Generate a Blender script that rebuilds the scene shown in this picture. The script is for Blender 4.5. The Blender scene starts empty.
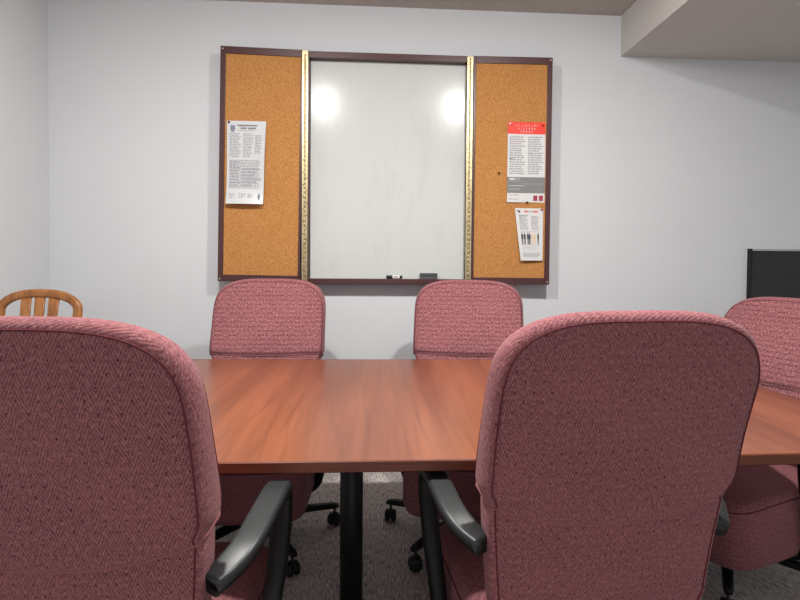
import bpy, bmesh, math, random
from mathutils import Vector, Matrix

random.seed(7)
S = bpy.context.scene
COL = S.collection
PI = math.pi

# ------------------------------------------------------------------ materials
def lin(c):
    c = c / 255.0
    return c / 12.92 if c <= 0.04045 else ((c + 0.055) / 1.055) ** 2.4

def rgb(r, g, b):
    return (lin(r), lin(g), lin(b), 1.0)

class NT:
    """small helper that writes shader nodes"""
    def __init__(self, name):
        self.m = bpy.data.materials.new(name)
        self.m.use_nodes = True
        self.t = self.m.node_tree
        self.b = self.t.nodes['Principled BSDF']
    def n(self, kind, **kw):
        nd = self.t.nodes.new(kind)
        for k, v in kw.items():
            setattr(nd, k, v)
        return nd
    def link(self, a, b):
        self.t.links.new(a, b)
    def put(self, sock, v):
        if hasattr(v, 'links') or isinstance(v, bpy.types.NodeSocket):
            self.link(v, sock)
        else:
            sock.default_value = v
    def math(self, op, a, b=None, c=None):
        nd = self.n('ShaderNodeMath', operation=op)
        self.put(nd.inputs[0], a)
        if b is not None: self.put(nd.inputs[1], b)
        if c is not None: self.put(nd.inputs[2], c)
        return nd.outputs[0]
    def mix(self, fac, a, b):
        nd = self.n('ShaderNodeMix', data_type='RGBA')
        self.put(nd.inputs['Factor'], fac)
        self.put(nd.inputs[6], a)
        self.put(nd.inputs[7], b)
        return nd.outputs[2]
    def ramp(self, fac, stops):
        nd = self.n('ShaderNodeValToRGB')
        e = nd.color_ramp.elements
        while len(e) < len(stops): e.new(0.5)
        for i, (p, c) in enumerate(stops):
            e[i].position = p
            e[i].color = c if not isinstance(c, (int, float)) else (c, c, c, 1)
        self.put(nd.inputs[0], fac)
        return nd.outputs[0]
    def noise(self, vec, scale, detail=3.0, rough=0.55, dist=0.0):
        nd = self.n('ShaderNodeTexNoise')
        if vec is not None: self.link(vec, nd.inputs['Vector'])
        nd.inputs['Scale'].default_value = scale
        nd.inputs['Detail'].default_value = detail
        nd.inputs['Roughness'].default_value = rough
        nd.inputs['Distortion'].default_value = dist
        return nd.outputs[0]
    def coord(self, which='Object'):
        return self.n('ShaderNodeTexCoord').outputs[which]
    def scale(self, vec, s):
        nd = self.n('ShaderNodeMapping')
        self.link(vec, nd.inputs['Vector'])
        nd.inputs['Scale'].default_value = s
        return nd.outputs[0]
    def bump(self, h, strength, dist):
        nd = self.n('ShaderNodeBump')
        nd.inputs['Strength'].default_value = strength
        nd.inputs['Distance'].default_value = dist
        self.put(nd.inputs['Height'], h)
        self.link(nd.outputs[0], self.b.inputs['Normal'])
    def set(self, color=None, rough=None, metal=None, spec=None, coat=None, sheen=None):
        if color is not None: self.put(self.b.inputs['Base Color'], color)
        if rough is not None: self.put(self.b.inputs['Roughness'], rough)
        if metal is not None: self.b.inputs['Metallic'].default_value = metal
        if spec is not None: self.b.inputs['Specular IOR Level'].default_value = spec
        if coat is not None:
            self.b.inputs['Coat Weight'].default_value = coat
            self.b.inputs['Coat Roughness'].default_value = 0.12
        if sheen is not None:
            self.b.inputs['Sheen Weight'].default_value = sheen
            self.b.inputs['Sheen Roughness'].default_value = 0.5
        return self.m

def flat(name, c, rough=0.6, metal=0.0, spec=0.4, var=0.06, vs=30.0):
    """one-colour material with a little surface variation"""
    k = NT(name)
    nz = k.noise(k.coord(), vs, 3)
    lo = tuple(max(0, x * (1 - var)) for x in c[:3]) + (1,)
    hi = tuple(min(1, x * (1 + var)) for x in c[:3]) + (1,)
    return k.set(k.mix(nz, lo, hi), rough, metal, spec)

def make_fabric(name, rowk, chev, speck=0.0):
    k = NT(name)
    uv = k.n('ShaderNodeUVMap').outputs[0]
    wob = k.n('ShaderNodeTexNoise'); wob.inputs['Scale'].default_value = 60; k.link(uv, wob.inputs['Vector'])
    sp = k.n('ShaderNodeSeparateXYZ'); k.link(uv, sp.inputs[0])
    u, v = sp.outputs[0], sp.outputs[1]
    wv = k.math('MULTIPLY', k.math('SUBTRACT', wob.outputs[0], 0.5), 0.006)
    v2 = k.math('ADD', v, wv)
    P = 0.0330
    us = k.math('DIVIDE', u, P)
    tri = k.math('ABSOLUTE', k.math('SUBTRACT', k.math('FRACT', us), 0.5))        # 0..0.5
    ph = k.math('ADD', k.math('DIVIDE', v2, 0.0122), k.math('MULTIPLY', tri, 6.4))
    st = k.math('ABSOLUTE', k.math('SUBTRACT', k.math('FRACT', ph), 0.5))         # 0..0.5 chevron lines
    stl = k.ramp(k.math('MULTIPLY', st, 2.0), [(0.28, 0.0), (0.62, 1.0)])
    # dots, staggered rows 0.02 m apart
    def dots(du, dv):
        fu = k.math('SUBTRACT', k.math('FRACT', k.math('ADD', us, du)), 0.5)
        fv = k.math('SUBTRACT', k.math('FRACT', k.math('ADD', k.math('DIVIDE', v, 0.040), dv)), 0.5)
        d = k.math('ADD', k.math('POWER', k.math('MULTIPLY', fu, P), 2.0),
                   k.math('POWER', k.math('MULTIPLY', fv, 0.040), 2.0))
        return k.math('LESS_THAN', d, 0.0019 ** 2)
    dt = k.math('MAXIMUM', dots(0.0, 0.0), dots(0.5, 0.5))
    # rows of heavier weft thread
    rows = k.math('ABSOLUTE', k.math('SUBTRACT', k.math('FRACT', k.math('DIVIDE', v, 0.020)), 0.5))
    rowl = k.ramp(k.math('MULTIPLY', rows, 2.0), [(0.5, 0.0), (0.95, 1.0)])
    fine = k.noise(k.scale(uv, (420, 300, 1)), 1.0, 4, 0.75)
    fleck = k.ramp(fine, [(0.36, 0.0), (0.66, 1.0)])
    rown = k.noise(k.scale(uv, (130, 60, 1)), 1.0, 3, 0.7)
    big = k.noise(k.scale(uv, (5, 7, 1)), 1.0, 3)
    dark = rgb(60, 22, 29); mid = rgb(136, 74, 81); light = rgb(202, 146, 148)
    c = k.mix(k.math('ADD', k.math('MULTIPLY', stl, chev), 0.6*(1-chev)), dark, mid)
    c = k.mix(k.math('MULTIPLY', fleck, 0.40), c, light)
    c = k.mix(k.math('MULTIPLY', k.math('MULTIPLY', rowl, rowk), k.ramp(rown, [(0.35, 0.15), (0.62, 1.0)])), c, dark)
    spn = k.noise(k.scale(uv, (170, 110, 1)), 1.0, 2, 0.6)
    if speck:
        c = k.mix(k.math('MULTIPLY', k.ramp(spn, [(0.50, 0.0), (0.66, 1.0)]), speck), c, light)
        c = k.mix(k.math('MULTIPLY', k.ramp(spn, [(0.34, 1.0), (0.48, 0.0)]), speck*0.6), c, dark)
    c = k.mix(k.math('MULTIPLY', dt, 0.7), c, rgb(58, 24, 34))
    c = k.mix(k.ramp(big, [(0.42, 0.0), (0.75, 0.16)]), c, rgb(176, 112, 112))
    h = k.math('ADD', k.math('MULTIPLY', stl, 0.5), k.math('SUBTRACT', k.math('MULTIPLY', fine, 0.9), k.math('MULTIPLY', dt, 0.6)))
    k.bump(h, 0.55, 0.0016)
    return k.set(c, 0.93, 0, 0.15, sheen=0.08)

def make_laminate(name, edge=False):
    k = NT(name)
    co = k.coord()
    def m(vec): return vec
    warp = k.noise(k.scale(co, (2.2, 0.55, 1)), 1.0, 2)
    sp = k.n('ShaderNodeSeparateXYZ'); k.link(co, sp.inputs[0])
    xx = k.math('ADD', sp.outputs[0], k.math('MULTIPLY', warp, 0.30))
    ringv = k.math('ABSOLUTE', k.math('SUBTRACT', k.math('FRACT', k.math('MULTIPLY', xx, 17.0)), 0.5))
    fine = k.noise(k.scale(co, (70, 2.6, 5)) if not edge else k.scale(co, (4, 4, 190)), 1.0, 5, 0.65)
    broad = k.noise(k.scale(co, (7, 0.8, 1)) if not edge else k.scale(co, (2, 2, 60)), 1.0, 3)
    if edge:
        c = k.ramp(fine, [(0.3, rgb(86, 42, 28)), (0.7, rgb(136, 72, 46))])
        c = k.mix(k.math('MULTIPLY', broad, 0.4), c, rgb(96, 46, 32))
    else:
        c = k.ramp(broad, [(0.32, rgb(106, 57, 38)), (0.70, rgb(142, 84, 57))])
        c = k.mix(k.math('MULTIPLY', k.ramp(ringv, [(0.02, 1.0), (0.14, 0.0)]), 0.22), c, rgb(78, 36, 24))
        c = k.mix(k.math('MULTIPLY', k.ramp(fine, [(0.46, 0.0), (0.70, 1.0)]), 0.40), c, rgb(86, 41, 27))
    k.set(c, k.ramp(fine, [(0.2, 0.29), (0.8, 0.31)]), 0, 0.5)
    return k.m

def make_cork():
    k = NT('cork')
    co = k.coord()
    a = k.noise(co, 240, 4, 0.7)
    v = k.n('ShaderNodeTexVoronoi'); v.inputs['Scale'].default_value = 190; k.link(co, v.inputs['Vector'])
    b = k.noise(co, 5, 3)
    c = k.ramp(a, [(0.30, rgb(122, 76, 34)), (0.46, rgb(174, 123, 70)), (0.66, rgb(200, 149, 96))])
    c = k.mix(k.math('MULTIPLY', k.ramp(v.outputs['Distance'], [(0.0, 1.0), (0.3, 0.0)]), 0.5), c, rgb(138, 84, 32))
    c = k.mix(k.math('MULTIPLY', b, 0.18), c, rgb(160, 98, 38))
    k.bump(a, 0.4, 0.001)
    return k.set(c, 0.92, 0, 0.1)

def make_paint(name, c, scale=220, strength=0.12):
    k = NT(name)
    co = k.coord()
    big = k.noise(co, 1.3, 3)
    fine = k.noise(co, scale, 3)
    lo = tuple(x * 0.97 for x in c[:3]) + (1,)
    hi = tuple(min(1, x * 1.03) for x in c[:3]) + (1,)
    k.bump(fine, strength, 0.002)
    return k.set(k.mix(big, lo, hi), 0.85, 0, 0.2)

def make_popcorn():
    k = NT('textured_ceiling_paint')
    co = k.coord()
    f = k.noise(co, 130, 5, 0.7)
    k.bump(f, 0.9, 0.006)
    return k.set(k.ramp(f, [(0.3, rgb(176, 168, 162)), (0.7, rgb(204, 196, 190))]), 0.95, 0, 0.1)

def make_carpet():
    k = NT('grey_loop_carpet')
    co = k.coord()
    a = k.noise(k.scale(co, (150, 26, 1)), 1.0, 4, 0.75)
    b = k.noise(k.scale(co, (55, 16, 1)), 1.0, 3)
    d = k.noise(k.scale(co, (420, 420, 1)), 1.0, 2)
    c = k.ramp(a, [(0.38, rgb(116, 110, 112)), (0.50, rgb(206, 198, 194)), (0.64, rgb(246, 238, 230))])
    c = k.mix(k.ramp(b, [(0.40, 0.0), (0.66, 0.45)]), c, rgb(200, 188, 178))
    c = k.mix(k.math('MULTIPLY', d, 0.35), c, rgb(140, 133, 135))
    k.bump(a, 0.7, 0.004)
    return k.set(c, 0.97, 0, 0.05)

def make_whiteboard():
    k = NT('whiteboard_enamel')
    co = k.coord()
    sm = k.noise(k.scale(co, (7, 7, 2.2)), 1.0, 5, 0.6, 0.8)
    sm2 = k.noise(co, 2.5, 2)
    f = k.math('MULTIPLY', k.ramp(sm, [(0.50, 0.0), (0.74, 1.0)]), k.math('MULTIPLY', sm2, 0.42))
    c = k.mix(f, rgb(192, 196, 193), rgb(150, 153, 152))
    return k.set(c, k.math('ADD', 0.165, k.math("MULTIPLY", sm, 0.05)), 0, 0.2)

def make_brass():
    k = NT('brass')
    co = k.coord()
    n = k.noise(k.scale(co, (60, 60, 14)), 1.0, 3)
    return k.set(k.mix(n, rgb(166, 147, 106), rgb(206, 192, 158)), k.math('ADD', 0.34, k.math('MULTIPLY', n, 0.12)), 1.0)

def make_oak():
    k = NT('golden_oak')
    co = k.coord()
    n = k.noise(k.scale(co, (50, 50, 8)), 1.0, 4, 0.6)
    return k.set(k.ramp(n, [(0.3, rgb(120, 72, 32)), (0.7, rgb(170, 114, 60))]), 0.38, 0, 0.5)

FAB = make_fabric('mauve_herringbone_fabric', 0.05, 0.9, 0.22)
FABF = make_fabric('mauve_row_weave_fabric', 0.62, 0.35, 0.5)
FABG = make_fabric('mauve_heather_fabric', 0.05, 0.35, 0.25)
WELT = flat('mauve_piping_cord', rgb(150, 96, 100), 0.9, 0, 0.1, 0.25, 400)
SEAM = flat('dark_mauve_piping_cord', rgb(96, 48, 55), 0.9, 0, 0.1, 0.25, 400)
PLASTIC = flat('black_plastic', rgb(17, 18, 19), 0.48, 0, 0.25)
PAD = flat('dark_grey_arm_urethane', rgb(38, 41, 42), 0.42, 0, 0.45)
RUBBER = flat('black_rubber', rgb(18, 18, 19), 0.55)
STEEL = flat('chrome_steel', rgb(170, 172, 175), 0.25, 1.0)
TOPM = make_laminate('cherry_laminate')
EDGEM = make_laminate('cherry_edge_band', True)
POSTM = flat('black_powder_coat', rgb(20, 21, 23), 0.5, 0, 0.4)
CORK = make_cork()
FRAME = flat('maroon_brown_frame', rgb(70, 37, 38), 0.36, 0, 0.5, 0.1, 60)
WB = make_whiteboard()
BRASS = make_brass()
DARKGAP = flat('dark_bronze', rgb(74, 66, 62), 0.5, 0.3)
SCREW = flat('bright_screw', rgb(205, 200, 190), 0.3, 0.8)
SCREWD = flat('dark_screw', rgb(66, 48, 26), 0.5, 0.5)
WALL = make_paint('white_wall_paint', rgb(208, 211, 214))
SOFM = make_paint('soffit_paint', rgb(196, 193, 189))
CEIL = make_popcorn()
CARPET = make_carpet()
OAK = make_oak()
BLACKP = flat('matt_black_panel', rgb(42, 43, 44), 0.45)
BLACKE = flat('black_edge', rgb(14, 14, 15), 0.5)
SILV = flat('silver_trim', rgb(176, 176, 170), 0.4, 0.4)
PAPER = flat('white_paper', rgb(206, 207, 206), 0.7, 0, 0.3, 0.03)
PAPERG = flat('glossy_white_paper', rgb(200, 203, 204), 0.3, 0, 0.5, 0.03)
INK = flat('grey_print', rgb(150, 152, 156), 0.7)
INKL = flat('pale_grey_print', rgb(192, 195, 197), 0.6)
INKD = flat('dark_print', rgb(70, 72, 78), 0.7)
INKB = flat('blue_grey_print', rgb(120, 128, 146), 0.7)
REDP = flat('red_print', rgb(222, 58, 44), 0.5)
PINKP = flat('faded_red_print', rgb(206, 122, 118), 0.7)
GREYP = flat('mid_grey_print', rgb(120, 122, 122), 0.6)
MARO = flat('maroon_print', rgb(150, 52, 74), 0.6)
TANP = flat('tan_print', rgb(206, 184, 146), 0.7)
PINR = flat('red_plastic', rgb(170, 22, 22), 0.35)
PINW = flat('white_plastic', rgb(228, 226, 222), 0.35)
PINB = flat('dark_brown_plastic', rgb(60, 34, 18), 0.4)
FELT = flat('grey_felt', rgb(84, 86, 88), 0.95)
FELTB = flat('eraser_back_plastic', rgb(66, 68, 71), 0.5)

# ------------------------------------------------------------------ mesh tools
class MB:
    def __init__(self):
        self.v = []; self.f = []; self.uv = []; self.mi = []; self.sm = []
    def add(self, verts, faces, uvs=None, mi=0, smooth=True):
        o = len(self.v)
        self.v += [tuple(p) for p in verts]
        for i, fc in enumerate(faces):
            self.f.append([o + a for a in fc])
            self.uv.append(uvs[i] if uvs else None)
            self.mi.append(mi); self.sm.append(smooth)
    def build(self, name, mats, parent=None, bevel=0, weld=False):
        me = bpy.data.meshes.new(name)
        me.from_pydata(self.v, [], self.f)
        if not isinstance(mats, (list, tuple)): mats = [mats]
        for m in mats: me.materials.append(m)
        ul = me.uv_layers.new(name='UVMap')
        li = 0
        for p, uv, mi, sm in zip(me.polygons, self.uv, self.mi, self.sm):
            p.material_index = mi; p.use_smooth = sm
            for j, l in enumerate(p.loop_indices):
                if uv: ul.data[l].uv = uv[j]
                else:
                    co = me.vertices[me.loops[l].vertex_index].co
                    n = p.normal
                    if abs(n.z) > 0.7: ul.data[l].uv = (co.x, co.y)
                    elif abs(n.y) > 0.7: ul.data[l].uv = (co.x, co.z)
                    else: ul.data[l].uv = (co.y, co.z)
        bm = bmesh.new(); bm.from_mesh(me)
        if weld: bmesh.ops.remove_doubles(bm, verts=bm.verts, dist=1e-5)
        bmesh.ops.recalc_face_normals(bm, faces=bm.faces)
        bm.to_mesh(me); bm.free()
        ob = bpy.data.objects.new(name, me)
        COL.objects.link(ob)
        if parent: ob.parent = parent
        if bevel:
            b = ob.modifiers.new('bevel', 'BEVEL'); b.width = bevel; b.segments = 3
            b.limit_method = 'ANGLE'; b.angle_limit = math.radians(40)
            b.harden_normals = False
        return ob
    # primitives ---------------------------------------------------------
    def box(self, a, b, mi=0, M=None):
        x0, y0, z0 = a; x1, y1, z1 = b
        vs = [Vector(p) for p in ((x0,y0,z0),(x1,y0,z0),(x1,y1,z0),(x0,y1,z0),(x0,y0,z1),(x1,y0,z1),(x1,y1,z1),(x0,y1,z1))]
        if M: vs = [M @ p for p in vs]
        self.add(vs, [(0,3,2,1),(4,5,6,7),(0,1,5,4),(1,2,6,5),(2,3,7,6),(3,0,4,7)], None, mi, False)
        return self
    def rings(self, rings, cap0=True, cap1=True, mi=0, smooth=True):
        n = len(rings[0]); vs = [p for r in rings for p in r]; fs = []
        for i in range(len(rings) - 1):
            for j in range(n):
                k = (j + 1) % n
                fs.append((i*n+j, i*n+k, (i+1)*n+k, (i+1)*n+j))
        if cap0: fs.append(tuple(range(n))[::-1])
        if cap1: fs.append(tuple((len(rings)-1)*n + j for j in range(n)))
        self.add(vs, fs, None, mi, smooth)
        return self
    def tube(self, pts, r, seg=10, closed=False, mi=0):
        pts = [Vector(p) for p in pts]; n = len(pts); rings = []
        up = Vector((0, 0, 1)); prev = None
        for i, p in enumerate(pts):
            if closed: t = pts[(i+1) % n] - pts[i-1]
            else: t = pts[min(i+1, n-1)] - pts[max(i-1, 0)]
            t.normalize()
            a = prev if prev is not None else (up.cross(t) if abs(t.dot(up)) < 0.95 else Vector((1,0,0)).cross(t))
            a = a - t * a.dot(t); a.normalize(); b = t.cross(a); prev = a
            rr = r(i / (n - 1)) if callable(r) else r
            rings.append([p + a*rr*math.cos(2*PI*j/seg) + b*rr*math.sin(2*PI*j/seg) for j in range(seg)])
        if closed:
            vs = [p for q in rings for p in q]; fs = []
            for i in range(n):
                for j in range(seg):
                    k = (j+1) % seg; i2 = (i+1) % n
                    fs.append((i*seg+j, i*seg+k, i2*seg+k, i2*seg+j))
            self.add(vs, fs, None, mi, True)
        else: self.rings(rings, mi=mi)
        return self
    def lathe(self, prof, c=(0,0,0), axis='z', seg=24, mi=0, smooth=True):
        rings = []
        for r, h in prof:
            ring = []
            for j in range(seg):
                a = 2*PI*j/seg; p, q = r*math.cos(a), r*math.sin(a)
                if axis == 'z': v = (c[0]+p, c[1]+q, c[2]+h)
                elif axis == 'y': v = (c[0]+q, c[1]+h, c[2]+p)
                else: v = (c[0]+h, c[1]+p, c[2]+q)
                ring.append(v)
            rings.append(ring)
        return self.rings(rings, mi=mi, smooth=smooth)

def rrect(w, h, r, n=5):
    """rounded rectangle section, list of (a, b)"""
    out = []
    for cx, cy, a0 in ((w/2-r, h/2-r, 0), (-w/2+r, h/2-r, 90), (-w/2+r, -h/2+r, 180), (w/2-r, -h/2+r, 270)):
        for i in range(n):
            a = math.radians(a0 + 90*i/(n-1))
            out.append((cx + r*math.cos(a), cy + r*math.sin(a)))
    return out

def spline(pts, n):
    """Catmull-Rom through points"""
    P = [Vector(p) for p in pts]; P = [2*P[0]-P[1]] + P + [2*P[-1]-P[-2]]
    out = []
    segs = len(P) - 3
    for i in range(n + 1):
        t = i / n * segs; k = min(int(t), segs - 1); t -= k
        a, b, c, d = P[k:k+4]
        out.append(0.5*((2*b) + (c-a)*t + (2*a-5*b+4*c-d)*t*t + (3*b-a-3*c+d)*t**3))
    return out

def thing(name, label, cat, loc=(0,0,0), rotz=0, group=None):
    o = bpy.data.objects.new(name, None); COL.objects.link(o)
    o.empty_display_size = 0.1
    o.location = loc; o.rotation_euler = (0, 0, rotz)
    tag(o, label, cat, group)
    return o
def tag(o, label, cat, group=None):
    o['label'] = label; o['category'] = cat
    if group: o['group'] = group
    return o
def struct(o):
    o['kind'] = 'structure'; return o

def copy_tree(o, parent=None):
    c = o.copy(); COL.objects.link(c)
    if parent: c.parent = parent
    for ch in list(o.children): copy_tree(ch, c)
    return c

# ------------------------------------------------------------------ room
YW = 3.10; XL = -1.777; XR = 3.25; ZC = 2.590; XS = 1.378; ZS = 2.360; YB = -3.4
T = 0.12
struct(MB().box((XL-T, YB, -0.1), (XR+T, YW+T, 0.0)).build('floor', CARPET))
struct(MB().box((XL-T, YB, ZC), (XR+T, YW+T, ZC+0.1)).build('ceiling', CEIL))
struct(MB().box((XL-T, YW, 0.0), (XR+T, YW+T, ZC)).build('wall_back', WALL))
struct(MB().box((XL-T, YB, 0.0), (XL, YW, ZC)).build('wall_left', WALL))
struct(MB().box((XR, YB, 0.0), (XR+T, YW, ZC)).build('wall_right', WALL))
struct(MB().box((XS, YB, ZS), (XR, YW, ZC)).build('trim_1', SOFM))        # boxed-in soffit along the right side

# ------------------------------------------------------------------ conference table
ZT = 0.740; TH = 0.026
TX0, TX1 = -1.24, 1.378
TYC = 1.835
def table_outline():
    pts = []
    n = 24
    rad = 0.03
    for i in range(n + 1):                       # near edge, left to right, gently bowed
        x = TX0 + rad + (TX1 - TX0 - 2*rad) * i / n
        q = (x - 0.2) / 1.5
        pts.append((x, 1.218 + 0.020*q*q))
    for i in range(1, 6):
        a = -PI/2 + PI/2*i/6
        pts.append((TX1 - rad + rad*math.cos(a), 1.232 + rad + rad*math.sin(a)))
    for i in range(1, 6):
        a = PI/2*i/6
        pts.append((TX1 - rad + rad*math.cos(a), 2.44 - rad + rad*math.sin(a)))
    for i in range(n + 1):
        x = TX1 - rad - (TX1 - TX0 - 2*rad) * i / n
        pts.append((x, 2.452 - 0.028*x))
    return pts
tab = thing('conference_table', 'long cherry laminate conference table on black posts, ringed by pink chairs', 'table', (0, TYC, 0))
ol = table_outline()
m = MB()
top = [(x, y - TYC, ZT) for x, y in ol]
m.add(top, [tuple(range(len(top)))], None, 0, False)
m.add([(x, y, ZT - TH) for x, y, z in top], [tuple(range(len(top)))[::-1]], None, 0, False)
n_ = len(top)
lip = []
tt = m.build('table_top', TOPM, tab)
m = MB()
b = 0.0025
def inset(pts, d):
    cx, cy = 0.0, 0.0
    out = []
    for i in range(len(pts)):
        p0 = Vector(pts[i-1][:2]); p1 = Vector(pts[(i+1) % len(pts)][:2])
        t = (p1 - p0).normalized(); nrm = Vector((-t.y, t.x))
        out.append((pts[i][0] + nrm.x*d, pts[i][1] + nrm.y*d))
    return out
i0 = inset(top, 0.0005); i1 = inset(top, -0.0015)
rings = [[(x, y, ZT - TH - 0.0003) for x, y in inset(top, 0.0015)],
         [(x, y, ZT - TH + 0.002) for x, y in i1],
         [(x, y, ZT - 0.002) for x, y in i1],
         [(x, y, ZT + 0.0004) for x, y in inset(top, 0.0012)]]
m.rings(rings, False, False, smooth=False)
eb = m.build('edge_band', EDGEM, tab); eb['label'] = 'darker wood-grain edge strip'
for px in (-0.95, -0.083, 0.92):
    m = MB()
    m.lathe([(0.0375, 0.03), (0.0375, ZT - TH - 0.012)], (px, -0.035, 0), seg=36)
    lg = m.build('table_leg', POSTM, tab)
    MB().lathe([(0.005, 0), (0.092, 0.0), (0.094, 0.006), (0.090, 0.012), (0.05, 0.022), (0.04, 0.034)], (px, -0.035, 0), seg=40).build('foot_plate', POSTM, lg)
    MB().box((px-0.11, -0.145, ZT-TH-0.012), (px+0.11, 0.075, ZT-TH-0.0004)).build('mounting_plate', POSTM, lg)

# ------------------------------------------------------------------ upholstered swivel chair
HT = 1.101          # top of the back
ZB = 0.43           # bottom of the back
def half_width(z):
    pts = [(0.40, 0.222), (0.55, 0.236), (0.66, 0.247), (0.71, 0.251), (0.735, 0.253), (0.76, 0.266), (1.2, 0.266)]
    for (a, wa), (b_, wb) in zip(pts, pts[1:]):
        if z <= b_:
            t = (z - a) / (b_ - a); return wa + (wb - wa) * t
    return 0.266
def centre_y(z):
    # lumbar curve, leaning back towards the top
    t = (z - ZB) / (HT - ZB)
    return -0.260 - 0.125 * t**1.25 + 0.022*math.sin(PI*min(1, max(0, t*1.25)))
TB = 0.053
def thick(z):
    t = (z - ZB) / (HT - ZB)
    return TB * (0.85 + 0.22*math.sin(PI*min(1, max(0, t))**0.8))
def outline_half():
    zs = []
    z = ZB
    out = [(0.0, ZB), (0.08, ZB), (0.14, ZB + 0.002), (0.182, ZB + 0.006), (0.206, ZB + 0.018), (0.220, ZB + 0.04)]
    z = ZB + 0.065
    while z < HT - 0.19:
        out.append((half_width(z), z))
        z += 0.010 if 0.655 < z < 0.80 else 0.028
    zc, hh, nn = HT - 0.18, 0.18, 3.4
    for i in range(0, 19):
        th = PI/2 * i / 18
        cx = math.cos(th) ** (2/nn); sz = math.sin(th) ** (2/nn)
        out.append((0.266*cx if i < 18 else 0.0, zc + hh*sz))
    return out
OUT = outline_half()
ZMID = 0.765
def seam_z(x, front):
    q = min(1, abs(x) / 0.25)
    return (0.748 + 0.010*q*q) if front else (0.684 + 0.040*q*q)
def sstep(a, b_, x):
    t = min(1, max(0, (x - a) / (b_ - a))); return t*t*(3 - 2*t)
def face_y(x, z, c, row_q, front):
    dome = (1 - abs(c)**3.2) * (1 - min(1, abs(row_q))**4.5)
    t = thick(z)
    yo = t * (0.64 + 0.38*dome)
    zs = seam_z(x, front)
    step = sstep(zs - 0.006, zs + 0.010, z)
    yo += 0.010 * step * (1 - sstep(zs + 0.01, zs + 0.16, z) * 0.5) - 0.006*math.exp(-((z - zs)/0.009)**2)
    if front:
        yo += -0.016*(1 - min(1, (x/0.26)**2)) + 0.006   # slightly dished between the side bolsters
        # soft horizontal dent near the top of the cushion
        yo -= 0.004*math.exp(-((z - 1.005 - 0.02*x)/0.018)**2) * (1 - (abs(x)/0.27)**2)
    return centre_y(z) + (yo if front else -yo)
def make_back():
    mb = MB()
    J = len(OUT); NC = 18
    def edge(k, j):
        x, z = OUT[j]; return x*k, ZMID + (z - ZMID)*k
    KF, KR = 0.958, 0.948
    loops = {}
    for front, K in ((True, KF), (False, KR)):
        grid = []
        for j in range(J):
            xe, z = edge(K, j)
            rq = (z - ZMID) / ((HT - ZMID) if z > ZMID else (ZMID - ZB)) / K
            row = []
            for i in range(NC + 1):
                c = -1 + 2*i/NC
                c = math.sin(c*PI/2) * 0.4 + c*0.6
                x = c*xe
                row.append((x, face_y(x, z, c, rq, front), z))
            grid.append(row)
        vs = [p for r in grid for p in r]; fs = []; uvs = []
        for j in range(J - 1):
            for i in range(NC):
                q = (j*(NC+1)+i, j*(NC+1)+i+1, (j+1)*(NC+1)+i+1, (j+1)*(NC+1)+i)
                fs.append(q); uvs.append([(vs[a][0], vs[a][2]) for a in q])
        mb.add(vs, fs, uvs, 1 if front else 0)
        right = [grid[j][NC] for j in range(J)]; left = [grid[j][0] for j in range(J)]
        loops[front] = right + left[::-1]
    # gusset between the two faces
    full = [edge(1.0, j) for j in range(J)] 
    ring_pts = [(x, z) for x, z in full] + [(-x, z) for x, z in full[::-1]]
    N = len(ring_pts)
    arc = [0]
    for i in range(1, N):
        arc.append(arc[-1] + math.hypot(ring_pts[i][0]-ring_pts[i-1][0], ring_pts[i][1]-ring_pts[i-1][1]))
    prof = [(0.982, 0.55), (0.995, 0.22), (1.0, -0.10), (0.992, -0.42), (0.972, -0.62)]
    rows = [loops[True]]
    for k, yo in prof:
        r = []
        for (x, z) in ring_pts:
            xx, zz = x*k, ZMID + (z - ZMID)*k
            nz = 0.004*math.exp(-((zz - (0.722 - 0.02*(-yo)))/0.008)**2)
            r.append((xx*(1 - nz/0.25), centre_y(zz) + thick(zz)*yo, zz))
        rows.append(r)
    rows.append(loops[False])
    vs = [p for r in rows for p in r]; fs = []; uvs = []
    for i in range(len(rows) - 1):
        for j in range(N - 1):
            q = (i*N+j, (i+1)*N+j, (i+1)*N+j+1, i*N+j+1)
            fs.append(q)
            uvs.append([(vs[a][1]*1.0 + 0.4, arc[a % N]) for a in q])
    mb.add(vs, fs, uvs, 2)
    return mb, loops
def seam_loop():
    pts = []
    for front in (True, False):
        row = []
        for i in range(25):
            c = -1 + 2*i/24
            z = seam_z(c*0.25, front)
            xe = half_width(z) * (0.958 if front else 0.948)
            rq = (z - ZMID)/(ZMID - ZB)
            y = face_y(c*xe, z, c, rq, front)
            row.append((c*xe, y + (0.001 if front else -0.001), z))
        pts.append(row)
    f, r = pts
    side = []
    zf, zr = f[-1][2], r[-1][2]
    for s in (0.25, 0.5, 0.75):
        z = zf + (zr - zf)*s
        side.append((half_width(z) + 0.0005, centre_y(z) + thick(z)*(0.6 - 1.2*s), z))
    return f + side + r[::-1] + [(-x, y, z) for x, y, z in side[::-1]]

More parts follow.
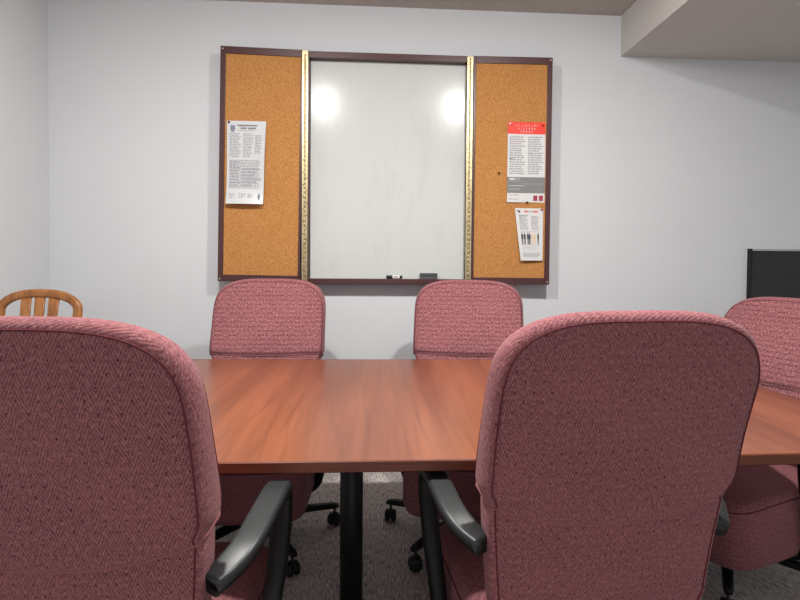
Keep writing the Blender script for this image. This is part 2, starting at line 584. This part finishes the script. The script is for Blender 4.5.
def cushion_rings(w, d, z0, z1, rnd, n=6, seg=72, dome=0.02):
    rings = []
    def ring(k_in, z):
        pts = []
        for j in range(seg):
            a = 2*PI*j/seg
            ca, sa = math.cos(a), math.sin(a)
            x = math.copysign(abs(ca)**(2/n), ca) * (w - k_in)
            y = math.copysign(abs(sa)**(2/n), sa) * (d - k_in)
            zz = z
            if y > 0: zz = z - 0.022*(y/d)**3 * (1 if z > (z0+z1)/2 else 0.2)   # waterfall front edge
            pts.append((x, y, zz))
        return pts
    rings.append(ring(0.12, z0)); rings.append(ring(0.035, z0 + 0.002)); rings.append(ring(0.010, z0 + 0.016))
    rings.append(ring(0.0, z0 + 0.045)); rings.append(ring(0.0, (z0+z1)/2)); rings.append(ring(0.003, z1 - 0.045))
    for i in range(1, 6):
        a = PI/2*i/5
        rings.append(ring(0.003 + 0.035*(1 - math.cos(a)), z1 - 0.045 + 0.04*math.sin(a)))
    rings.append(ring(0.07, z1 + dome*0.25)); rings.append(ring(0.13, z1 + dome*0.7)); rings.append(ring(0.2, z1 + dome))
    return rings

def make_chair(label):
    ch = thing('conference_chair', label, 'chair', group='upholstered swivel chairs around the table')
    mb, loops = make_back()
    bk = mb.build('backrest', [FAB, FABF, FABG], ch, weld=True)
    mb2 = MB()
    mb2.tube([Vector(p) for p in loops[True]][:-1:1], 0.0017, 6, True)
    mb2.build('piping', SEAM, bk)
    mb2 = MB(); mb2.tube([Vector(p) + Vector((0, -0.0005, 0)) for p in loops[False]][:-1], 0.0017, 6, True)
    mb2.build('piping', SEAM, bk)
    MB().tube(seam_loop(), 0.0030, 6, True).build('seam_welt', WELT, bk)
    # seat
    rg = cushion_rings(0.252, 0.285, 0.192, 0.450, 0.04)
    mb = MB(); mb.rings(rg)
    st = mb.build('seat', FABG, ch)
    MB().tube([Vector(p) for p in rg[6]], 0.0020, 6, True).build('piping', SEAM, st)
    mb = MB(); mb.rings([[(x*0.9, y*0.9, 0.188) for x, y, z in cushion_rings(0.24, 0.25, 0.20, 0.40, 0.03)[0]],
                         [(x, y, 0.190) for x, y, z in cushion_rings(0.215, 0.222, 0.20, 0.40, 0.03)[3]],
                         [(x, y, 0.212) for x, y, z in cushion_rings(0.235, 0.242, 0.20, 0.40, 0.03)[3]]])
    mb.build('seat_pan', PLASTIC, ch)
    # bracket carrying the back
    mb = MB()
    sec = rrect(0.09, 0.016, 0.006)
    path = spline([(0, -0.10, 0.190), (0, -0.26, 0.190), (0, -0.318, 0.22), (0, -0.328, 0.34), (0, -0.326, 0.445)], 16)
    rings = []
    for i, p in enumerate(path):
        t = (path[min(i+1, len(path)-1)] - path[max(i-1, 0)]).normalized()
        nrm = t.cross(Vector((1, 0, 0)))
        rings.append([p + Vector((1,0,0))*a + nrm*b_ for a, b_ in sec])
    mb.rings(rings); mb.build('back_bracket', PLASTIC, ch)
    # mechanism, gas column
    mb = MB(); mb.box((-0.075, -0.10, 0.150), (0.075, 0.09, 0.1875))
    mech = mb.build('tilt_mechanism', PLASTIC, ch, bevel=0.006)
    MB().tube([(0.07, 0.0, 0.168), (0.17, 0.01, 0.171), (0.235, 0.01, 0.175)], 0.006, 8).build('tilt_lever', PLASTIC, mech)
    MB().lathe([(0.026, 0.06), (0.026, 0.145), (0.014, 0.147), (0.014, 0.170)], seg=20).build('gas_column', PLASTIC, ch)
    # arms
    for s in (1, -1):
        key = [(0.252, -0.288, 0.634), (0.271, -0.255, 0.643), (0.291, -0.205, 0.660), (0.297, -0.100, 0.675), (0.298, -0.020, 0.679),
               (0.298, 0.016, 0.669), (0.297, 0.032, 0.639), (0.296, 0.030, 0.585), (0.290, 0.010, 0.49), (0.282, -0.020, 0.40), (0.276, -0.045, 0.31),
               (0.258, -0.055, 0.225), (0.200, -0.058, 0.187), (0.12, -0.058, 0.180)]
        path = spline([(x*s, y, z) for x, y, z in key], 60)
        def sweep(path, wfun, hfun, off, lo=0.0, hi=1.0):
            rings = []
            n = len(path)
            i0, i1 = int(lo*(n-1)), int(hi*(n-1))
            for i in range(i0, i1 + 1):
                t = (path[min(i+1, n-1)] - path[max(i-1, 0)]).normalized()
                f = i/(n-1)
                side = Vector((s, 0, 0)) if f < 0.72 else Vector((s, 0, 0)).lerp(Vector((0, 1, 0)), min(1, (f-0.72)/0.16))
                side = (side - t*side.dot(t)).normalized()
                nrm = side.cross(t) * s
                sec = rrect(wfun(f), hfun(f), min(wfun(f), hfun(f))*0.42)
                rings.append([path[i] + side*a + nrm*(b_ + off) for a, b_ in sec])
            return rings
        mb = MB()
        mb.rings(sweep(path, lambda f: 0.040 + 0.010*math.sin(PI*min(1, f*1.4)), lambda f: 0.030 if f < 0.3 else 0.030 + 0.006*min(1, (f-0.3)*3), 0.0))
        arm = mb.build('armrest', PLASTIC, ch)
        mb = MB()
        rr = sweep(path, lambda f: 0.046 + 0.008*math.sin(PI*min(1, f*2.2)), lambda f: 0.024 - 0.008*max(0, (f-0.34)/0.08 if f > 0.34 else 0), 0.010, 0.0, 0.40)
        mb.rings(rr)
        pd = mb.build('arm_pad', PAD, arm)
    # five-star base
    MB().lathe([(0.045, 0.062), (0.050, 0.075), (0.048, 0.110), (0.034, 0.122), (0.026, 0.124)], seg=24).build('base_hub', PLASTIC, ch)
    for k in range(5):
        a = PI*0.7 + 2*PI*k/5
        R = Matrix.Rotation(a, 4, 'Z')
        rings = []
        for i, (rr, z, w, h) in enumerate(((0.030, 0.098, 0.050, 0.040), (0.12, 0.098, 0.044, 0.034), (0.24, 0.093, 0.038, 0.028), (0.345, 0.088, 0.034, 0.024), (0.366, 0.085, 0.026, 0.018))):
            rings.append([R @ Vector((rr, p, z + q)) for p, q in rrect(w, h, h*0.45)])
        mb = MB(); mb.rings(rings)
        lg = mb.build('base_leg', PLASTIC, ch)
        # twin-wheel caster with hood
        mb = MB(); aa = a + 0.6*k
        Rc = Matrix.Translation(R @ Vector((0.349, 0, 0))) @ Matrix.Rotation(aa, 4, 'Z')
        t = MB()
        for sx in (-1, 1):
            t.lathe([(0.004, -0.009), (0.022, -0.009), (0.0265, -0.005), (0.0265, 0.005), (0.022, 0.009), (0.004, 0.009)], (0, sx*0.0145, 0.0265), 'y', 20)
        t.lathe([(0.0055, 0.03), (0.0055, 0.078)], (0, 0, 0), 'z', 10)
        t.rings([[(0.028*math.cos(PI*j/8*1.15 - 0.2)*q, 0.0055*yy, 0.028 + 0.029*math.sin(PI*j/8*1.15 - 0.2)*q) for j in range(9)] for yy, q in ((-1, 0.9), (-1, 1), (1, 1), (1, 0.9))], True, True)
        mb.add([Rc @ Vector(p) for p in t.v], t.f)
        mb.build('caster', RUBBER, lg)
    return ch

chairs = [
    # base x, y, turn (deg, ccw), drop, label
    (0.426, 1.350, 6.0, 0.0, 'pink upholstered chair pulled up to the near side of the table, seen squarely from behind'),
    (-0.513, 1.235, -3.5, 0.0, 'pink upholstered chair at near left, its back cut off by the picture edge'),
    (-0.520, 2.340, 180.0, -0.012, 'pink upholstered chair across the table under the left cork panel'),
    (0.382, 2.331, 170.0, -0.012, 'pink upholstered chair across the table under whiteboard eraser and right cork panel'),
    (1.369, 2.050, 112.0, -0.060, 'pink upholstered chair at the right end of the table below the black wall panel'),
]
proto = None
for x, y, a, dz, lab in chairs:
    if proto is None:
        proto = make_chair(lab); c = proto
    else:
        c = copy_tree(proto)
    c['label'] = lab
    c.location = (x, y, 0); c.rotation_euler = (0, 0, math.radians(a))
    if x == 0.382:                                    # its base stands swivelled a little
        for p in c.children:
            if p.name.split('.')[0] == 'base_leg': p.rotation_euler.z = math.radians(4)
    if dz:                                            # gas column lowered: only the part above the base drops
        for p in c.children:
            if p.name.split('.')[0] in ('backrest', 'seat', 'seat_pan', 'back_bracket', 'tilt_mechanism', 'armrest'):
                p.location.z += dz

# ------------------------------------------------------------------ bulletin cabinet on the wall
FY = 3.012                       # front plane of the opened doors
cab = thing('bulletin_cabinet', 'wall-hung maroon framed whiteboard cabinet with two cork doors opened flat', 'whiteboard', (0.05, YW, 1.68))
def toc(mb, name, mat, parent=cab, bevel=0):
    """build from world coordinates under the cabinet"""
    mb.v = [(x - 0.05, y - YW, z - 1.68) for x, y, z in mb.v]
    return mb.build(name, mat, parent, bevel)
CX0, CX1, CZ0, CZ1 = -0.386, 0.492, 1.052, 2.304
mb = MB()
mb.box((CX0, FY+0.004, CZ1-0.034), (CX1, YW, CZ1))                 # top rail
mb.box((CX0, FY+0.004, CZ0), (CX1, YW, CZ0+0.0275))                # bottom ledge
mb.box((CX0, FY+0.004, CZ0+0.0275), (CX0+0.008, YW, CZ1-0.034))    # side cheeks
mb.box((CX1-0.008, FY+0.004, CZ0+0.0275), (CX1, YW, CZ1-0.034))
toc(mb, 'cabinet_frame', FRAME, bevel=0.0015)
toc(MB().box((CX0+0.008, 3.060, CZ0+0.0275), (CX1-0.008, YW-0.005, CZ1-0.034)), 'whiteboard_panel', WB)
for x in (CX0+0.0082, CX1-0.0112):
    toc(MB().box((x, 3.054, CZ0+0.028), (x+0.003, 3.0598, CZ1-0.0345)), 'inner_bead', DARKGAP)

def door(sgn):
    """one cork door, hinged at its inner edge; built with the hinge at x = 0 and opening outwards along +x"""
    W, H = 0.437, 1.250
    e = bpy.data.objects
    Z0 = 1.060 - 1.68
    fr = MB()
    a, b_, hi, tp, bt = 0.030, W, 0.013, 0.040, 0.036
    y0, y1 = 0.0, 0.020
    def bx(xa, xb, za, zb, ya=y0, yb=y1, mb=fr): mb.box((sgn*min(xa, xb) if sgn > 0 else -max(xa, xb), ya, za), (sgn*max(xa, xb) if sgn > 0 else -min(xa, xb), yb, zb))
    x_in, x_out = 0.002, W
    bx(x_out-0.027, x_out, Z0, Z0+H)                          # outer stile
    bx(x_in, x_in+0.012, Z0, Z0+H)                            # hinge stile
    bx(x_in+0.012, x_out-0.027, Z0+H-0.038, Z0+H)             # rails
    bx(x_in+0.012, x_out-0.027, Z0, Z0+0.036)
    fo = fr.build('cork_door', FRAME, cab, bevel=0.0015)
    ck = MB(); bx(x_in+0.0125, x_out-0.0275, Z0+0.0365, Z0+H-0.0385, 0.006, 0.016, ck)
    co = ck.build('cork_panel', CORK, fo); co['label'] = 'speckled golden cork'
    for zz in (Z0+0.014, Z0+H-0.014):
        MB().lathe([(0.0045, 0.0006), (0.0045, -0.0012), (0.003, -0.002)], (sgn*(x_out-0.011), 0, zz), 'y', 14).build('corner_screw', SCREW, fo)
    return fo
dl = door(-1); dr = door(1)
dl.location = (-0.4145 - 0.05, FY - YW, -0.003); dl.rotation_euler = (0, 0.013, 0.018)
dr.location = (0.512 - 0.05, FY - YW, -0.005); dr.rotation_euler = (0, 0.002, -0.03)
# brass piano hinges
for hx, w, z0, z1 in ((-0.4145, 0.030, 1.062, 2.303), (0.4785, 0.032, 1.070, 2.299)):
    mb = MB()
    mb.box((hx, FY-0.0015, z0), (hx+w, FY+0.0035, z1))
    zz = z0; k = 0
    while zz + 0.0249 <= z1 + 0.001:                                     # knuckles of the pin barrel
        mb.lathe([(0.0038, 0.0002), (0.0042, 0.0006), (0.0042, 0.0242), (0.0038, 0.0247)], (hx+w*0.5, FY-0.003, zz), seg=12)
        zz += 0.0249
    zz = z0 + 0.03; k = 0
    while zz < z1 - 0.02:
        mb.lathe([(0.0030, 0.0), (0.0030, -0.0008), (0.0015, -0.0012)], (hx + w*(0.22 if k % 2 else 0.80), FY-0.0016, zz), 'y', 8, 1)
        zz += 0.033; k += 1
    toc(mb, 'piano_hinge', [BRASS, SCREWD])['label'] = 'brass piano hinge strip'

# ------------------------------------------------------------------ notices
def paper(name, label, x0, x1, z0, z1, y, curl, marks, mats, slant=0.0, taper=(0, 0), cat='notice'):
    """sheet with its own bend; marks are (u0, v0, u1, v1, material) with v measured down from the top"""
    W, H = x1 - x0, z1 - z0
    cx, cz = (x0+x1)/2, z1
    def P(u, v, lift=0.0):
        l = taper[0]*v; r = taper[1]*v
        x = -W/2 + l + u*(W - l + r) + slant*v
        return (x, -curl(u, v) - lift, -v*H + 0.006*0)
    mb = MB()
    NU, NV = 14, 22
    vs = [P(i/NU, j/NV) for j in range(NV+1) for i in range(NU+1)]
    fs = [(j*(NU+1)+i, j*(NU+1)+i+1, (j+1)*(NU+1)+i+1, (j+1)*(NU+1)+i) for j in range(NV) for i in range(NU)]
    mb.add(vs, fs)
    # the sheet's back, a paper's thickness behind
    mb.add([(x, yy + 0.0003, z) for x, yy, z in vs], [f[::-1] for f in fs])
    for u0, v0, u1, v1, mi in marks:
        nu = max(1, int((u1-u0)*14)); nv = max(1, int((v1-v0)*22))
        vs = [P(u0+(u1-u0)*i/nu, v0+(v1-v0)*j/nv, 0.0004) for j in range(nv+1) for i in range(nu+1)]
        fs = [(j*(nu+1)+i, j*(nu+1)+i+1, (j+1)*(nu+1)+i+1, (j+1)*(nu+1)+i) for j in range(nv) for i in range(nu)]
        mb.add(vs, fs, None, mi)
    o = mb.build(name, mats)
    o.location = (cx, y, cz)
    return tag(o, label, cat)

def textlines(out, u0, u1, v0, v1, n, mi, gap=0.45, rag=0.3, words=True):
    """rows of print too small to read: word-length dashes"""
    dv = (v1 - v0) / n
    for k in range(n):
        u = u0; end = u1 - random.random()*rag*(u1-u0)
        while u < end - 0.01:
            w = min(end - u, random.uniform(0.03, 0.11)) if words else end - u
            out.append((u, v0 + k*dv, u + w, v0 + k*dv + dv*(1-gap), mi))
            u += w + 0.014
CY = FY + 0.0055                      # face of the cork
mk = []
mk += [(0.09, 0.055, 0.21, 0.115, 3), (0.11, 0.12, 0.19, 0.132, 2)]                      # emblem at the top left
for u0, u1, v in ((0.27, 0.78, 0.045), (0.32, 0.74, 0.078)):                              # two heading lines
    u = u0
    while u < u1:
        w = random.uniform(0.018, 0.034); mk.append((u, v, min(u+w, u1), v+0.020, 2 if v < 0.06 or random.random() < .6 else 4)); u += w + 0.010
textlines(mk, 0.27, 0.74, 0.112, 0.128, 1, 1)
textlines(mk, 0.07, 0.38, 0.15, 0.44, 16, 1); textlines(mk, 0.42, 0.70, 0.15, 0.44, 16, 1); textlines(mk, 0.73, 0.92, 0.17, 0.40, 12, 1)
textlines(mk, 0.07, 0.92, 0.47, 0.82, 19, 1, rag=0.12)
textlines(mk, 0.07, 0.35, 0.485, 0.80, 9, 1, rag=0.2); textlines(mk, 0.40, 0.92, 0.57, 0.80, 6, 1, rag=0.5)
for u in (0.08, 0.35, 0.58): textlines(mk, u, u+0.18, 0.875, 0.935, 4, 1, rag=0.5)
mk += [(0.86, 0.875, 0.90, 0.955, 3), (0.845, 0.895, 0.915, 0.93, 3), (0.07, 0.965, 0.34, 0.970, 4)]
def curl_left(u, v):
    return 0.0015 + 0.030*max(0, u-0.45)**2*math.sin(PI*min(1, v*1.1))*2.0 + 0.028*(max(0, v-0.55)/0.45)**2 + 0.006*math.sin(u*PI)*v
paper('wall_notice', 'tall white notice of fine grey print, curling off the left cork panel', -0.8107, -0.6040, 1.475, 1.919, CY-0.009, curl_left, mk,
      [PAPERG, INK, INKD, INKB, INKL], taper=(0.0, -0.012))

mk = [(0.0, 0.0, 1.0, 0.150, 1)]
for u0, u1, v in ((0.20, 0.80, 0.026), (0.28, 0.74, 0.068), (0.34, 0.70, 0.106)):        # three white lines on the red band
    u = u0
    while u < u1:
        w = random.uniform(0.020, 0.036); mk.append((u, v, min(u+w, u1), v+0.026, 5)); u += w + 0.009
textlines(mk, 0.05, 0.47, 0.18, 0.66, 17, 2); textlines(mk, 0.54, 0.95, 0.18, 0.66, 17, 2)
textlines(mk, 0.22, 0.45, 0.355, 0.368, 1, 3); textlines(mk, 0.55, 0.66, 0.385, 0.40, 1, 3); textlines(mk, 0.05, 0.20, 0.45, 0.465, 1, 3); textlines(mk, 0.36, 0.47, 0.64, 0.655, 1, 3)
textlines(mk, 0.05, 0.46, 0.24, 0.255, 1, 7, rag=0.05)
mk += [(0.0, 0.685, 1.0, 0.885, 4), (0.05, 0.697, 0.20, 0.722, 5), (0.22, 0.697, 0.34, 0.722, 2)]
textlines(mk, 0.04, 0.42, 0.735, 0.752, 1, 2); textlines(mk, 0.40, 0.97, 0.766, 0.776, 1, 2, words=False); textlines(mk, 0.04, 0.46, 0.79, 0.802, 1, 5); textlines(mk, 0.04, 0.40, 0.825, 0.855, 2, 2)
textlines(mk, 0.05, 0.34, 0.905, 0.922, 1, 2); textlines(mk, 0.05, 0.32, 0.955, 0.972, 1, 2)
mk += [(0.70, 0.912, 0.81, 0.980, 6), (0.85, 0.912, 0.96, 0.980, 6)]
paper('wall_notice', 'tall notice with red heading band and grey block, pinned on the right cork panel', 0.7055, 0.9155, 1.508, 1.949, CY-0.012,
      lambda u, v: 0.0015 + 0.003*math.sin(PI*v)*u, mk, [PAPER, REDP, INK, INKD, GREYP, PAPERG, MARO, PINKP])

mk = [(0.10, 0.045, 0.18, 0.085, 2), (0.30, 0.045, 0.48, 0.080, 1), (0.62, 0.045, 0.80, 0.080, 1), (0.50, 0.055, 0.60, 0.075, 3)]
textlines(mk, 0.12, 0.46, 0.15, 0.42, 12, 3); textlines(mk, 0.56, 0.88, 0.15, 0.42, 12, 3)
textlines(mk, 0.12, 0.44, 0.13, 0.15, 1, 2); textlines(mk, 0.58, 0.84, 0.28, 0.29, 1, 1)
mk += [(0.12, 0.440, 0.86, 0.446, 3), (0.12, 0.715, 0.86, 0.721, 3)]
def figure(u, mi, w=0.05):                                   # small standing pictogram people
    return [(u-w*0.32, 0.462, u+w*0.32, 0.495, mi), (u-w*0.85, 0.50, u+w*0.85, 0.59, mi), (u-w*0.60, 0.59, u-w*0.08, 0.695, mi), (u+w*0.08, 0.59, u+w*0.60, 0.695, mi)]
for u in (0.17, 0.27, 0.40, 0.47): mk += figure(u, 2)
mk += figure(0.585, 5, 0.045); mk += figure(0.675, 5, 0.04); mk += figure(0.81, 2, 0.042)
textlines(mk, 0.14, 0.86, 0.74, 0.82, 4, 4, rag=0.3); textlines(mk, 0.14, 0.90, 0.85, 0.95, 4, 3, rag=0.2); textlines(mk, 0.16, 0.60, 0.755, 0.765, 1, 1)
paper('wall_notice', 'small white notice showing a row of standing figures, lower right cork panel', 0.7497, 0.9101, 1.187, 1.476, CY-0.013,
      lambda u, v: 0.0015 + 0.014*max(0, v-0.25) + 0.008*(1-u)*v, mk, [PAPER, PINKP, INKD, INK, INKL, TANP], taper=(0.032, -0.004))

# push pins
def pin(x, z, mat, label, y):
    mb = MB()
    mb.lathe([(0.0009, 0.004), (0.0009, 0.0005)], (0, 0, 0), 'y', 6)
    mb.lathe([(0.0052, 0.0), (0.0052, -0.002), (0.0030, -0.0035), (0.0028, -0.0085), (0.0046, -0.010), (0.0046, -0.0125), (0.003, -0.0135)], (0, 0, 0), 'y', 14)
    o = mb.build('push_pin', mat); o.location = (x, y, z)
    tag(o, label, 'push pin', 'pins stuck in the cork')
pin(0.7156, 1.936, PINW, 'white push pin at the left corner of the red heading band', CY-0.0145)
pin(0.9007, 1.932, PINR, 'dark red push pin at the right corner of the red heading band', CY-0.0145)
pin(0.8167, 1.508, PINB, 'dark brown push pin at the bottom edge of the red-headed notice', CY-0.0145)
pin(0.6604, 1.668, PINB, 'dark brown push pin stuck alone in bare cork of the right panel', CY-0.0065)
pin(0.7605, 1.470, PINW, 'pale push pin at the upper left corner of the notice with figures', CY-0.0155)
pin(0.9000, 1.470, PINR, 'red push pin at the upper right corner of the notice with figures', CY-0.0155)
pin(-0.7985, 1.911, PINB, 'dark push pin at the top left corner of the curling grey notice', CY-0.0115)

# marker and eraser on the ledge
LZ = CZ0 + 0.0278
er = thing('whiteboard_eraser', 'dark grey felt eraser on the ledge of the whiteboard', 'eraser', (0.278, 3.038, LZ))
MB().box((-0.047, -0.018, 0.0), (0.047, 0.018, 0.014)).build('felt_block', FELT, er, bevel=0.003)
MB().box((-0.048, -0.019, 0.0142), (0.048, 0.019, 0.033)).build('grip', FELTB, er, bevel=0.004)
mkx = thing('whiteboard_marker', 'black and white dry-erase marker lying on the whiteboard ledge', 'marker', (0.09, 3.035, LZ + 0.0095))
MB().lathe([(0.008, -0.012), (0.0088, -0.011), (0.0088, 0.026), (0.0078, 0.027)], (0, 0, 0), 'x', 16).build('barrel', PINW, mkx)
MB().lathe([(0.0065, -0.046), (0.0092, -0.044), (0.0094, -0.022), (0.0094, -0.0125), (0.007, -0.012)], (0, 0, 0), 'x', 16).build('cap', BLACKE, mkx)['label'] = 'black cap'
MB().lathe([(0.0076, 0.0273), (0.0086, 0.028), (0.0084, 0.040), (0.006, 0.043)], (0, 0, 0), 'x', 16).build('end_plug', BLACKE, mkx)
MB().box((-0.006, -0.0092, 0.001), (0.020, -0.0086, 0.0045)).build('printed_band', INKD, mkx)

# ------------------------------------------------------------------ black panel on the right of the back wall
bp = thing('wall_panel', 'black flat panel with a silver top trim on the wall behind the right-hand chair', 'panel', (2.567, YW, 0.952))
MB().box((-0.397, -0.028, -0.33), (0.40, -0.001, 0.302)).build('panel_face', BLACKP, bp, bevel=0.001)
mb = MB(); mb.box((-0.4055, -0.034, -0.34), (-0.3975, -0.0005, 0.3148)); mb.box((0.4005, -0.034, -0.34), (0.41, -0.0005, 0.3148)); mb.box((-0.397, -0.034, -0.34), (0.40, -0.0005, -0.3305))
mb.build('panel_edge', BLACKE, bp)
mb = MB(); mb.box((-0.397, -0.034, 0.3025), (-0.2965, -0.001, 0.3135)); mb.box((-0.2945, -0.034, 0.3025), (0.40, -0.001, 0.3135))
mb.build('top_trim', SILV, bp)['label'] = 'silver trim strip'

# ------------------------------------------------------------------ wooden chair in the left corner
wc = thing('wooden_chair', 'golden oak chair with arched slatted back in the left corner by the wall', 'chair', (-1.462, 2.19, 0), math.radians(180 - 4))
# local: faces +y after turning 180 the front looks at the table; the back is at local -y
def ysl(z): return -0.17 - 0.16*(z - 0.44)
# arched bow
key = []
for i in range(33):
    a = PI*i/32
    x = 0.166*math.copysign(abs(math.cos(a))**0.85, math.cos(a))
    z = 0.958 + 0.072*math.sin(a)**1.0
    key.append((x, z))
key = [(0.150, 0.45), (0.158, 0.60), (0.164, 0.78)] + key + [(-0.164, 0.78), (-0.158, 0.60), (-0.150, 0.45)]
rings = []
for i, (x, z) in enumerate(key):
    p0 = key[max(0, i-1)]; p1 = key[min(len(key)-1, i+1)]
    t = Vector((p1[0]-p0[0], 0, p1[1]-p0[1])).normalized()
    nrm = Vector((t.z, 0, -t.x))
    rings.append([Vector((x, ysl(z), z)) + nrm*a + Vector((0, b_, 0)) for a, b_ in rrect(0.036, 0.026, 0.010)])
mb = MB(); mb.rings(rings); mb.build('back_bow', OAK, wc)
for k in range(-1, 2):
    xb, xt = k*0.050, k*0.060
    zt = 1.018 - 0.006*k*k
    rings = []
    for i in range(9):
        t = i/8; z = 0.445 + (zt - 0.445)*t
        w = 0.030 + 0.015*t*t
        x = xb + (xt - xb)*t
        rings.append([Vector((x + a, ysl(z) + b_, z)) for a, b_ in rrect(w, 0.011, 0.004, 3)])
    MB().rings(rings).build('back_slat', OAK, wc)
mb = MB(); mb.rings([[(x*0.93, y*0.93, z - 0.0) for x, y, z in [(math.copysign(abs(math.cos(2*PI*j/40))**0.6, math.cos(2*PI*j/40))*0.21, math.copysign(abs(math.sin(2*PI*j/40))**0.6, math.sin(2*PI*j/40))*0.21, zz) for j in range(40)]] if zz in (0.415, 0.45) else
                      [(math.copysign(abs(math.cos(2*PI*j/40))**0.6, math.cos(2*PI*j/40))*0.21, math.copysign(abs(math.sin(2*PI*j/40))**0.6, math.sin(2*PI*j/40))*0.21, zz) for j in range(40)] for zz in (0.415, 0.425, 0.443, 0.45)])
mb.build('seat', OAK, wc)
for sx in (-1, 1):
    for sy in (-1, 1):
        MB().tube([(sx*0.15, sy*0.15, 0.418), (sx*0.165, sy*0.168, 0.22), (sx*0.178, sy*0.185, 0.0)], lambda t: 0.019 - 0.006*t, 12).build('leg', OAK, wc)
    MB().tube([(sx*0.166, -0.169, 0.21), (sx*0.166, 0.169, 0.21)], 0.009, 8).build('stretcher', OAK, wc)

# ------------------------------------------------------------------ light
def area(name, loc, rot, size, power, color, shape='DISK', sy=None):
    l = bpy.data.lights.new(name, 'AREA'); l.shape = shape; l.size = size
    if sy: l.size_y = sy
    l.energy = power; l.color = color
    o = bpy.data.objects.new(name, l); COL.objects.link(o)
    o.location = loc; o.rotation_euler = rot
    return o
area('ceiling_lamp', (-0.482, 1.33, ZC - 0.03), (0, 0, 0), 0.10, 34, (1.0, 0.975, 0.945))
area('ceiling_lamp', (0.672, 1.33, ZC - 0.03), (0, 0, 0), 0.10, 34, (1.0, 0.975, 0.945))
for lx in (-0.482, 0.672):                        # the lamps' domes also shine sideways
    l = bpy.data.lights.new('lamp_dome', 'POINT'); l.energy = 21; l.color = (1.0, 0.975, 0.945); l.shadow_soft_size = 0.07
    o = bpy.data.objects.new('lamp_dome', l); COL.objects.link(o); o.location = (lx, 1.33, ZC - 0.12)
area('window_light', (0.2, -3.0, 1.7), (math.radians(82), 0, 0), 3.2, 18, (0.90, 0.95, 1.0), 'RECTANGLE', 1.5)

w = bpy.data.worlds.new('World'); S.world = w; w.use_nodes = True
w.node_tree.nodes['Background'].inputs[0].default_value = (0.90, 0.95, 1.0, 1)
w.node_tree.nodes['Background'].inputs[1].default_value = 0.50

# ------------------------------------------------------------------ camera
cam = bpy.data.cameras.new('camera'); co = bpy.data.objects.new('camera', cam); COL.objects.link(co)
S.camera = co
pitch, yaw, roll, sx, sy = 0.02498, 0.06437, 0.0084, 13.77, -27.24
fwd = Vector((math.sin(yaw)*math.cos(pitch), math.cos(yaw)*math.cos(pitch), -math.sin(pitch)))
rt = Vector((math.cos(yaw), -math.sin(yaw), 0)); up = rt.cross(fwd)
r2 = rt*math.cos(roll) + up*math.sin(roll); u2 = -rt*math.sin(roll) + up*math.cos(roll)
M = Matrix((r2, u2, -fwd)).transposed().to_4x4(); M.translation = Vector((0, 0, 1.19))
co.matrix_world = M
cam.sensor_width = 36; cam.lens = 550*36/800
cam.shift_x = -sx/800; cam.shift_y = sy/800
cam.clip_start = 0.05

S.view_settings.view_transform = 'Standard'
S.view_settings.look = 'None'
S.view_settings.gamma = 1.0
S.view_settings.use_curve_mapping = False
S.view_settings.exposure = 0.1
